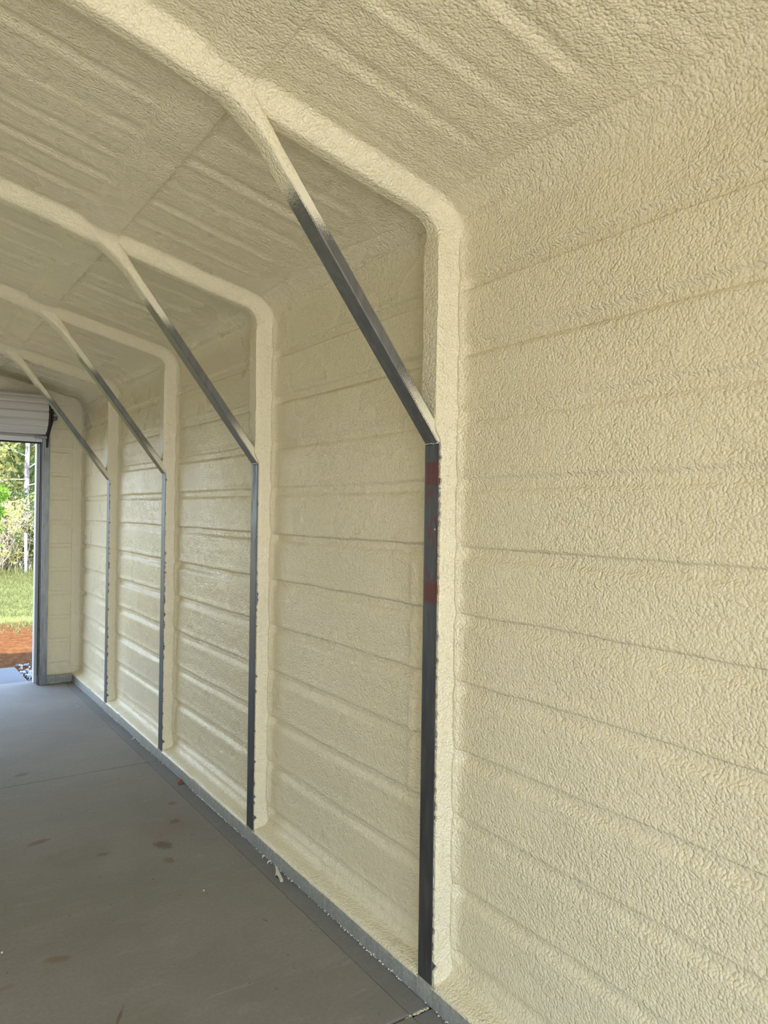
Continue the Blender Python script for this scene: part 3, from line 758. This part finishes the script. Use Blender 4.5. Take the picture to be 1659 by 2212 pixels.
# ------------------------------------------------------------------ outdoors
def ground():
    xs = np.concatenate([np.arange(-40, -6, 2.0), np.arange(-6, 8, 0.15), np.arange(8, 42, 2.0)])
    yv = np.concatenate([np.arange(-30, 8.2, 2.0), np.arange(8.22, 16, 0.10), np.arange(16, 30, 0.5), np.arange(30, 90, 4.0)])
    X, Yy = np.meshgrid(xs, yv, indexing='ij')
    Z = -0.075+0.05*ss(9.2, 10.5, Yy)+0.06*ss(12, 21, Yy)+(0.020*fbm(X*2, Yy*2, 301, 3)+0.022*fbm(X*9, Yy*9, 303, 2)*ss(14, 10, Yy))*ss(8.3, 9.0, Yy)
    inside = (X > LX-0.5) & (X < RX+0.5) & (Yy < 8.25) & (Yy > YN-1)
    Z = np.where(inside, -0.3, Z); Z = np.where((Yy < 8.25), np.minimum(Z, -0.06), Z)
    nx, ny = X.shape; a, b = np.meshgrid(np.arange(nx-1), np.arange(ny-1), indexing='ij')
    q = np.stack([a*ny+b, (a+1)*ny+b, (a+1)*ny+b+1, a*ny+b+1], -1).reshape(-1, 4)
    me = bpy.data.meshes.new('ground'); me.from_pydata(np.stack([X, Yy, Z], -1).reshape(-1, 3).tolist(), [], q.tolist())
    tag(link('ground', me, M['soil'], None, True), 'reddish bare soil turning to rough lawn outside the door', None, None, 'structure')
ground()
bm = bmesh.new(); add_box(bm, -3.6, -0.385, 8.222, 9.06, -0.12, -0.004, 0.012)
for v in bm.verts:
    if v.co.x > -1: v.co.x += (8.9-v.co.y)*0.02
tag(from_bm('concrete_apron', bm, M['apron']), 'pale concrete apron just outside the far doorway', None, None, 'structure')
bm = bmesh.new(); add_box(bm, -9.0, 5.5, -17.0, YN-0.22, -0.16, -0.01, 0.01)  # unseen slab added behind the building to bounce sunlight onto the ceiling
tag(from_bm('bounce_slab', bm, M['bounce']), 'unseen pale slab added outside the near end to bounce sunlight in', None, None, 'structure')
# gravel beside the apron
bm = bmesh.new()
for i in range(900):
    x = rnd.uniform(-0.36, 1.1); yv = rnd.uniform(8.24, 9.35)
    if yv > 9.1+0.2*x and rnd.random() < 0.6: continue
    r = rnd.uniform(0.012, 0.028); res = bmesh.ops.create_icosphere(bm, subdivisions=1, radius=r)
    rot = Matrix.Rotation(rnd.uniform(0, 6.3), 3, Vector((rnd.random()-.5, rnd.random()-.5, rnd.random()-.5)).normalized()); sc = Vector((rnd.uniform(.7, 1.3), rnd.uniform(.6, 1.1), rnd.uniform(.4, .8)))
    for v in res['verts']: v.co = rot @ Vector((v.co.x*sc.x, v.co.y*sc.y, v.co.z*sc.z))*rnd.uniform(.9, 1.1)+Vector((x, yv, -0.055+rnd.uniform(0, 0.02)))
tag(from_bm('gravel', bm, M['stone']), 'loose grey gravel beside the concrete apron outside', 'gravel', None, 'stuff')
# grass
npr = np.random.RandomState(11)
def grass(n):
    vs = []; fs = []
    cnt = 0
    while cnt < n:
        yv = 10.8+npr.rand()**0.8*11.0; xv = -2.5+npr.rand()*8.0
        dens = ss(12.9, 13.6, yv) + ss(11.3, 11.8, yv)*ss(12.9, 12.3, yv)*(0.9 if xv < 0.42+0.5*float(vn(yv*2, 0, 3)) else 0.25)
        dens *= 0.6+0.9*(float(vn(xv*1.7, yv*1.7, 310))+0.35)
        if npr.rand() > dens: continue
        hgt = npr.uniform(0.03, 0.075)*(1+1.2*ss(19.5, 21.2, yv)*npr.rand()*2.2); a = npr.rand()*6.28; wd = 0.007*(1+yv*0.03)
        zg = -0.03+0.06*float(ss(12, 21, yv))
        b = len(vs); dx, dy = math.cos(a)*wd, math.sin(a)*wd; lx, ly = npr.randn(2)*0.35*hgt
        vs.extend([(xv-dx, yv-dy, zg), (xv+dx, yv+dy, zg), (xv+lx, yv+ly, zg+hgt)]); fs.append((b, b+1, b+2)); cnt += 1
    me = bpy.data.meshes.new('lawn_grass'); me.from_pydata(vs, [], fs); tag(link('lawn_grass', me, M['grass']), 'patchy light green lawn grass seen through the open door', 'grass', None, 'stuff')
grass(60000)

def foliage(clumps, per, size, mt, parent, name='foliage', seed=0, aspect=0.5, flat=1.0):
    rs = np.random.RandomState(seed); vs = []; fs = []
    for (cx, cy, cz, r) in clumps:
        pts = rs.randn(per, 3); pts /= np.linalg.norm(pts, axis=1)[:, None]; pts *= (r*rs.rand(per)**0.45)[:, None]; pts[:, 2] *= flat
        pts += (cx, cy, cz)
        for p in pts:
            d = rs.randn(3); d /= np.linalg.norm(d); e_ = np.cross(d, rs.randn(3)); e_ /= max(np.linalg.norm(e_), 1e-6)
            s_ = size*rs.uniform(0.6, 1.4); b = len(vs)
            vs.extend([tuple(p-d*s_), tuple(p+e_*s_*aspect), tuple(p+d*s_), tuple(p-e_*s_*aspect)]); fs.append((b, b+1, b+2, b+3))
    me = bpy.data.meshes.new(name); me.from_pydata(vs, [], fs); o = link(name, me, mt); adopt(o, parent); tag(o, kind='stuff'); return o
def tree(name, x, y, hgt, tr, leaf, label, cat, group, seed, low=0.25, spread=0.3, nb=16, per=90, lsize=0.10, lean=0.0, bark='bark', clump=0.5, aspect=0.5, fixed=None):
    rs = random.Random(seed); root = empty(name, (x, y, 0)); tag(root, label, cat, group)
    pts = [(x+lean*t+0.06*math.sin(3*t+seed), y+0.05*math.cos(4*t+seed), -0.05+hgt*t) for t in [i/9 for i in range(10)]]
    bm = bmesh.new(); add_tube(bm, pts, [tr*(1-0.75*i/9) for i in range(10)], 10)
    adopt(from_bm('trunk', bm, M[bark], None, True), root)
    cl = []; specs = []
    for i in range(nb):
        t = low+(0.97-low)*(i+0.5)/nb
        specs.append((t, rs.uniform(0, 2*PI), hgt*spread*(1.15-t)*rs.uniform(0.6, 1.2), rs.uniform(0.0, 0.35)))
    if fixed: specs = fixed + specs
    for (t, a, L, rise) in specs:
        px_, py_, pz_ = x+lean*t, y, hgt*t; q = []
        for s in range(6):
            f = s/5; q.append((px_+math.cos(a)*L*f+rs.uniform(-.04, .04)*L*f, py_+math.sin(a)*L*f, pz_+rise*L*f*(1.4-f*0.6)+rs.uniform(-.05, .05)*L*f))
            if s >= 2: cl.append((q[-1][0], q[-1][1], q[-1][2], clump*(0.7+0.5*rs.random())))
        bm = bmesh.new(); r0 = max(tr*0.30*(1.1-t), 0.012); add_tube(bm, q, [r0*(1-0.8*s/5) for s in range(6)], 5)
        adopt(from_bm('branch', bm, M[bark], None, True), root)
    foliage(cl, per, lsize, M[leaf], root, seed=seed, aspect=aspect)
    return root
# the light-barked pine seen in the doorway, with bare boughs
fx = [(0.42, PI*0.98, 1.9, -0.05), (0.35, PI*1.03, 1.5, 0.1), (0.53, PI*0.97, 1.1, 0.35), (0.47, 0.15, 1.2, 0.55), (0.39, -0.1, 1.4, 0.25), (0.30, 0.1, 1.0, 0.1)]
tree('pine_tree', 1.98, 24.0, 6.2, 0.105, 'pine', 'tall pale-barked pine standing alone in the doorway view', 'tree', None, 5, low=0.60, nb=12, per=36, lsize=0.055, clump=0.30, lean=-0.12, aspect=0.3, fixed=fx)
k = 0
spec = [(-4.5, 27), (-2.2, 30), (-0.4, 26.5), (0.9, 29), (2.9, 27.5), (4.6, 30), (6.8, 27), (9.0, 31), (1.9, 33), (3.4, 36), (-7.5, 31), (0.0, 36), (5.8, 37), (12, 33)]
pos_words = ['far left behind the lawn', 'left of the doorway view', 'just left of the pale pine', 'directly behind the brush at the left of the doorway', 'right behind the pale pine', 'right of the doorway view behind the jamb', 'hidden side of the lawn past the jamb', 'far right of the lawn edge', 'tall in the back row behind the pale pine', 'back row right of the pale pine', 'leftmost at the woodland edge', 'back row left of the pale pine', 'back row right behind the jamb', 'rightmost at the woodland edge']
for (x, y), wd in zip(spec, pos_words):
    leaf = ('pine', 'dark_leaf', 'yellow_leaf')[k % 3]; kd = ('green pine', 'dark evergreen', 'yellow-green spring tree')[k % 3]
    tree('woodland_tree', x, y, 11.0+3.0*((k*37) % 10)/10, 0.16, leaf, kd+' '+wd, 'tree', 'woodland trees beyond the lawn', 20+k, low=0.06, spread=0.22, nb=30, per=60, lsize=0.12, clump=0.8, aspect=0.45)
    k += 1
def brush(x, y, r, hgt, leaf, label, seed, per=20, twigs=46, lsize=0.045):
    rs = random.Random(seed); root = empty('brush', (x, y, 0)); tag(root, label, 'bush', 'bare brush along the lawn edge')
    bm = bmesh.new(); tips = []
    for i in range(twigs):
        a = rs.uniform(0, 6.3); rr = r*math.sqrt(rs.random())*0.6; bx, by = x+math.cos(a)*rr, y+math.sin(a)*rr
        q = [(bx, by, -0.02)]; dx, dy = rs.gauss(0, .35), rs.gauss(0, .35); H = hgt*rs.uniform(.5, 1.1)
        for s in range(1, 6): q.append((bx+dx*H*s/5*(.6+.2*s)*.6+rs.gauss(0, .05), by+dy*H*s/5*.6+rs.gauss(0, .05), H*s/5))
        add_tube(bm, q, [0.014*(1-.8*s/5) for s in range(6)], 3); tips += q[2:]
        for b in range(5):
            st = rs.choice(q[1:5]); e_ = (st[0]+rs.gauss(0, .28), st[1]+rs.gauss(0, .28), st[2]+rs.uniform(-.05, .45)); add_tube(bm, [st, e_], [0.006, 0.002], 3); tips.append(e_)
    o = from_bm('stems', bm, M['twig']); adopt(o, root); tag(o, kind='stuff')
    foliage([(p[0], p[1], p[2], 0.16) for p in tips[::6]], per, lsize, M[leaf], root, seed=seed)
bsh = [(0.75, 21.9, 'yellow_leaf', 'bare twiggy brush at the left of the doorway view'), (1.55, 22.3, 'yellow_leaf', 'twiggy brush behind the white pole'), (2.35, 22.0, 'dark_leaf', 'brush with dark leaves right of the white pole'),
       (0.0, 22.5, 'yellow_leaf', 'twiggy brush hidden left of the door opening'), (-1.0, 22.2, 'dark_leaf', 'dark brush farther left along the lawn edge'), (-2.2, 22.6, 'yellow_leaf', 'leftmost clump of brush on the lawn edge'),
       (3.2, 22.5, 'yellow_leaf', 'twiggy brush behind the door jamb'), (4.3, 22.2, 'dark_leaf', 'rightmost clump of brush on the lawn edge'), (1.2, 23.4, 'dark_leaf', 'darker brush filling the gap left of the pale pine'), (2.5, 23.6, 'yellow_leaf', 'pale brush around the foot of the pale pine')]
for i, (x, y, lf, lb) in enumerate(bsh): brush(x, y, 0.75, 2.0, lf, lb, 70+i, per=26 if lf == 'yellow_leaf' else 40)
# bright green shrub at the edge of the doorway view
root = empty('green_shrub', (0.42, 19.6, 0.02)); tag(root, 'bright green leafy shrub at the left edge of the doorway view', 'bush')
bm = bmesh.new()
cl = []
for i in range(10):
    a = i*0.63; q = [(0.42+math.cos(a)*0.05*s, 19.6+math.sin(a)*0.06*s, 0.0+0.42*s) for s in range(6)]; add_tube(bm, q, [0.012*(1-.15*s) for s in range(6)], 4); cl += [(p[0], p[1], p[2], 0.24) for p in q[1:]]
adopt(from_bm('stems', bm, M['twig']), root); foliage(cl, 60, 0.05, M['bright_leaf'], root, seed=99)
# white pole
root = empty('white_pole', (1.47, 20.9, 0.02)); tag(root, 'slim white pole standing at the lawn edge before the brush', 'pole')
bm = bmesh.new(); add_tube(bm, [(1.475, 20.9, 0.0), (1.465, 20.9, 0.5), (1.46, 20.9, 1.08)], [0.034, 0.034, 0.034], 12); adopt(from_bm('shaft', bm, M['whitepole'], None, True), root)
bm = bmesh.new(); add_tube(bm, [(1.46, 20.9, 1.08), (1.46, 20.9, 1.11)], [0.038, 0.03], 12); adopt(from_bm('pole_cap', bm, M['whitepole']), root)
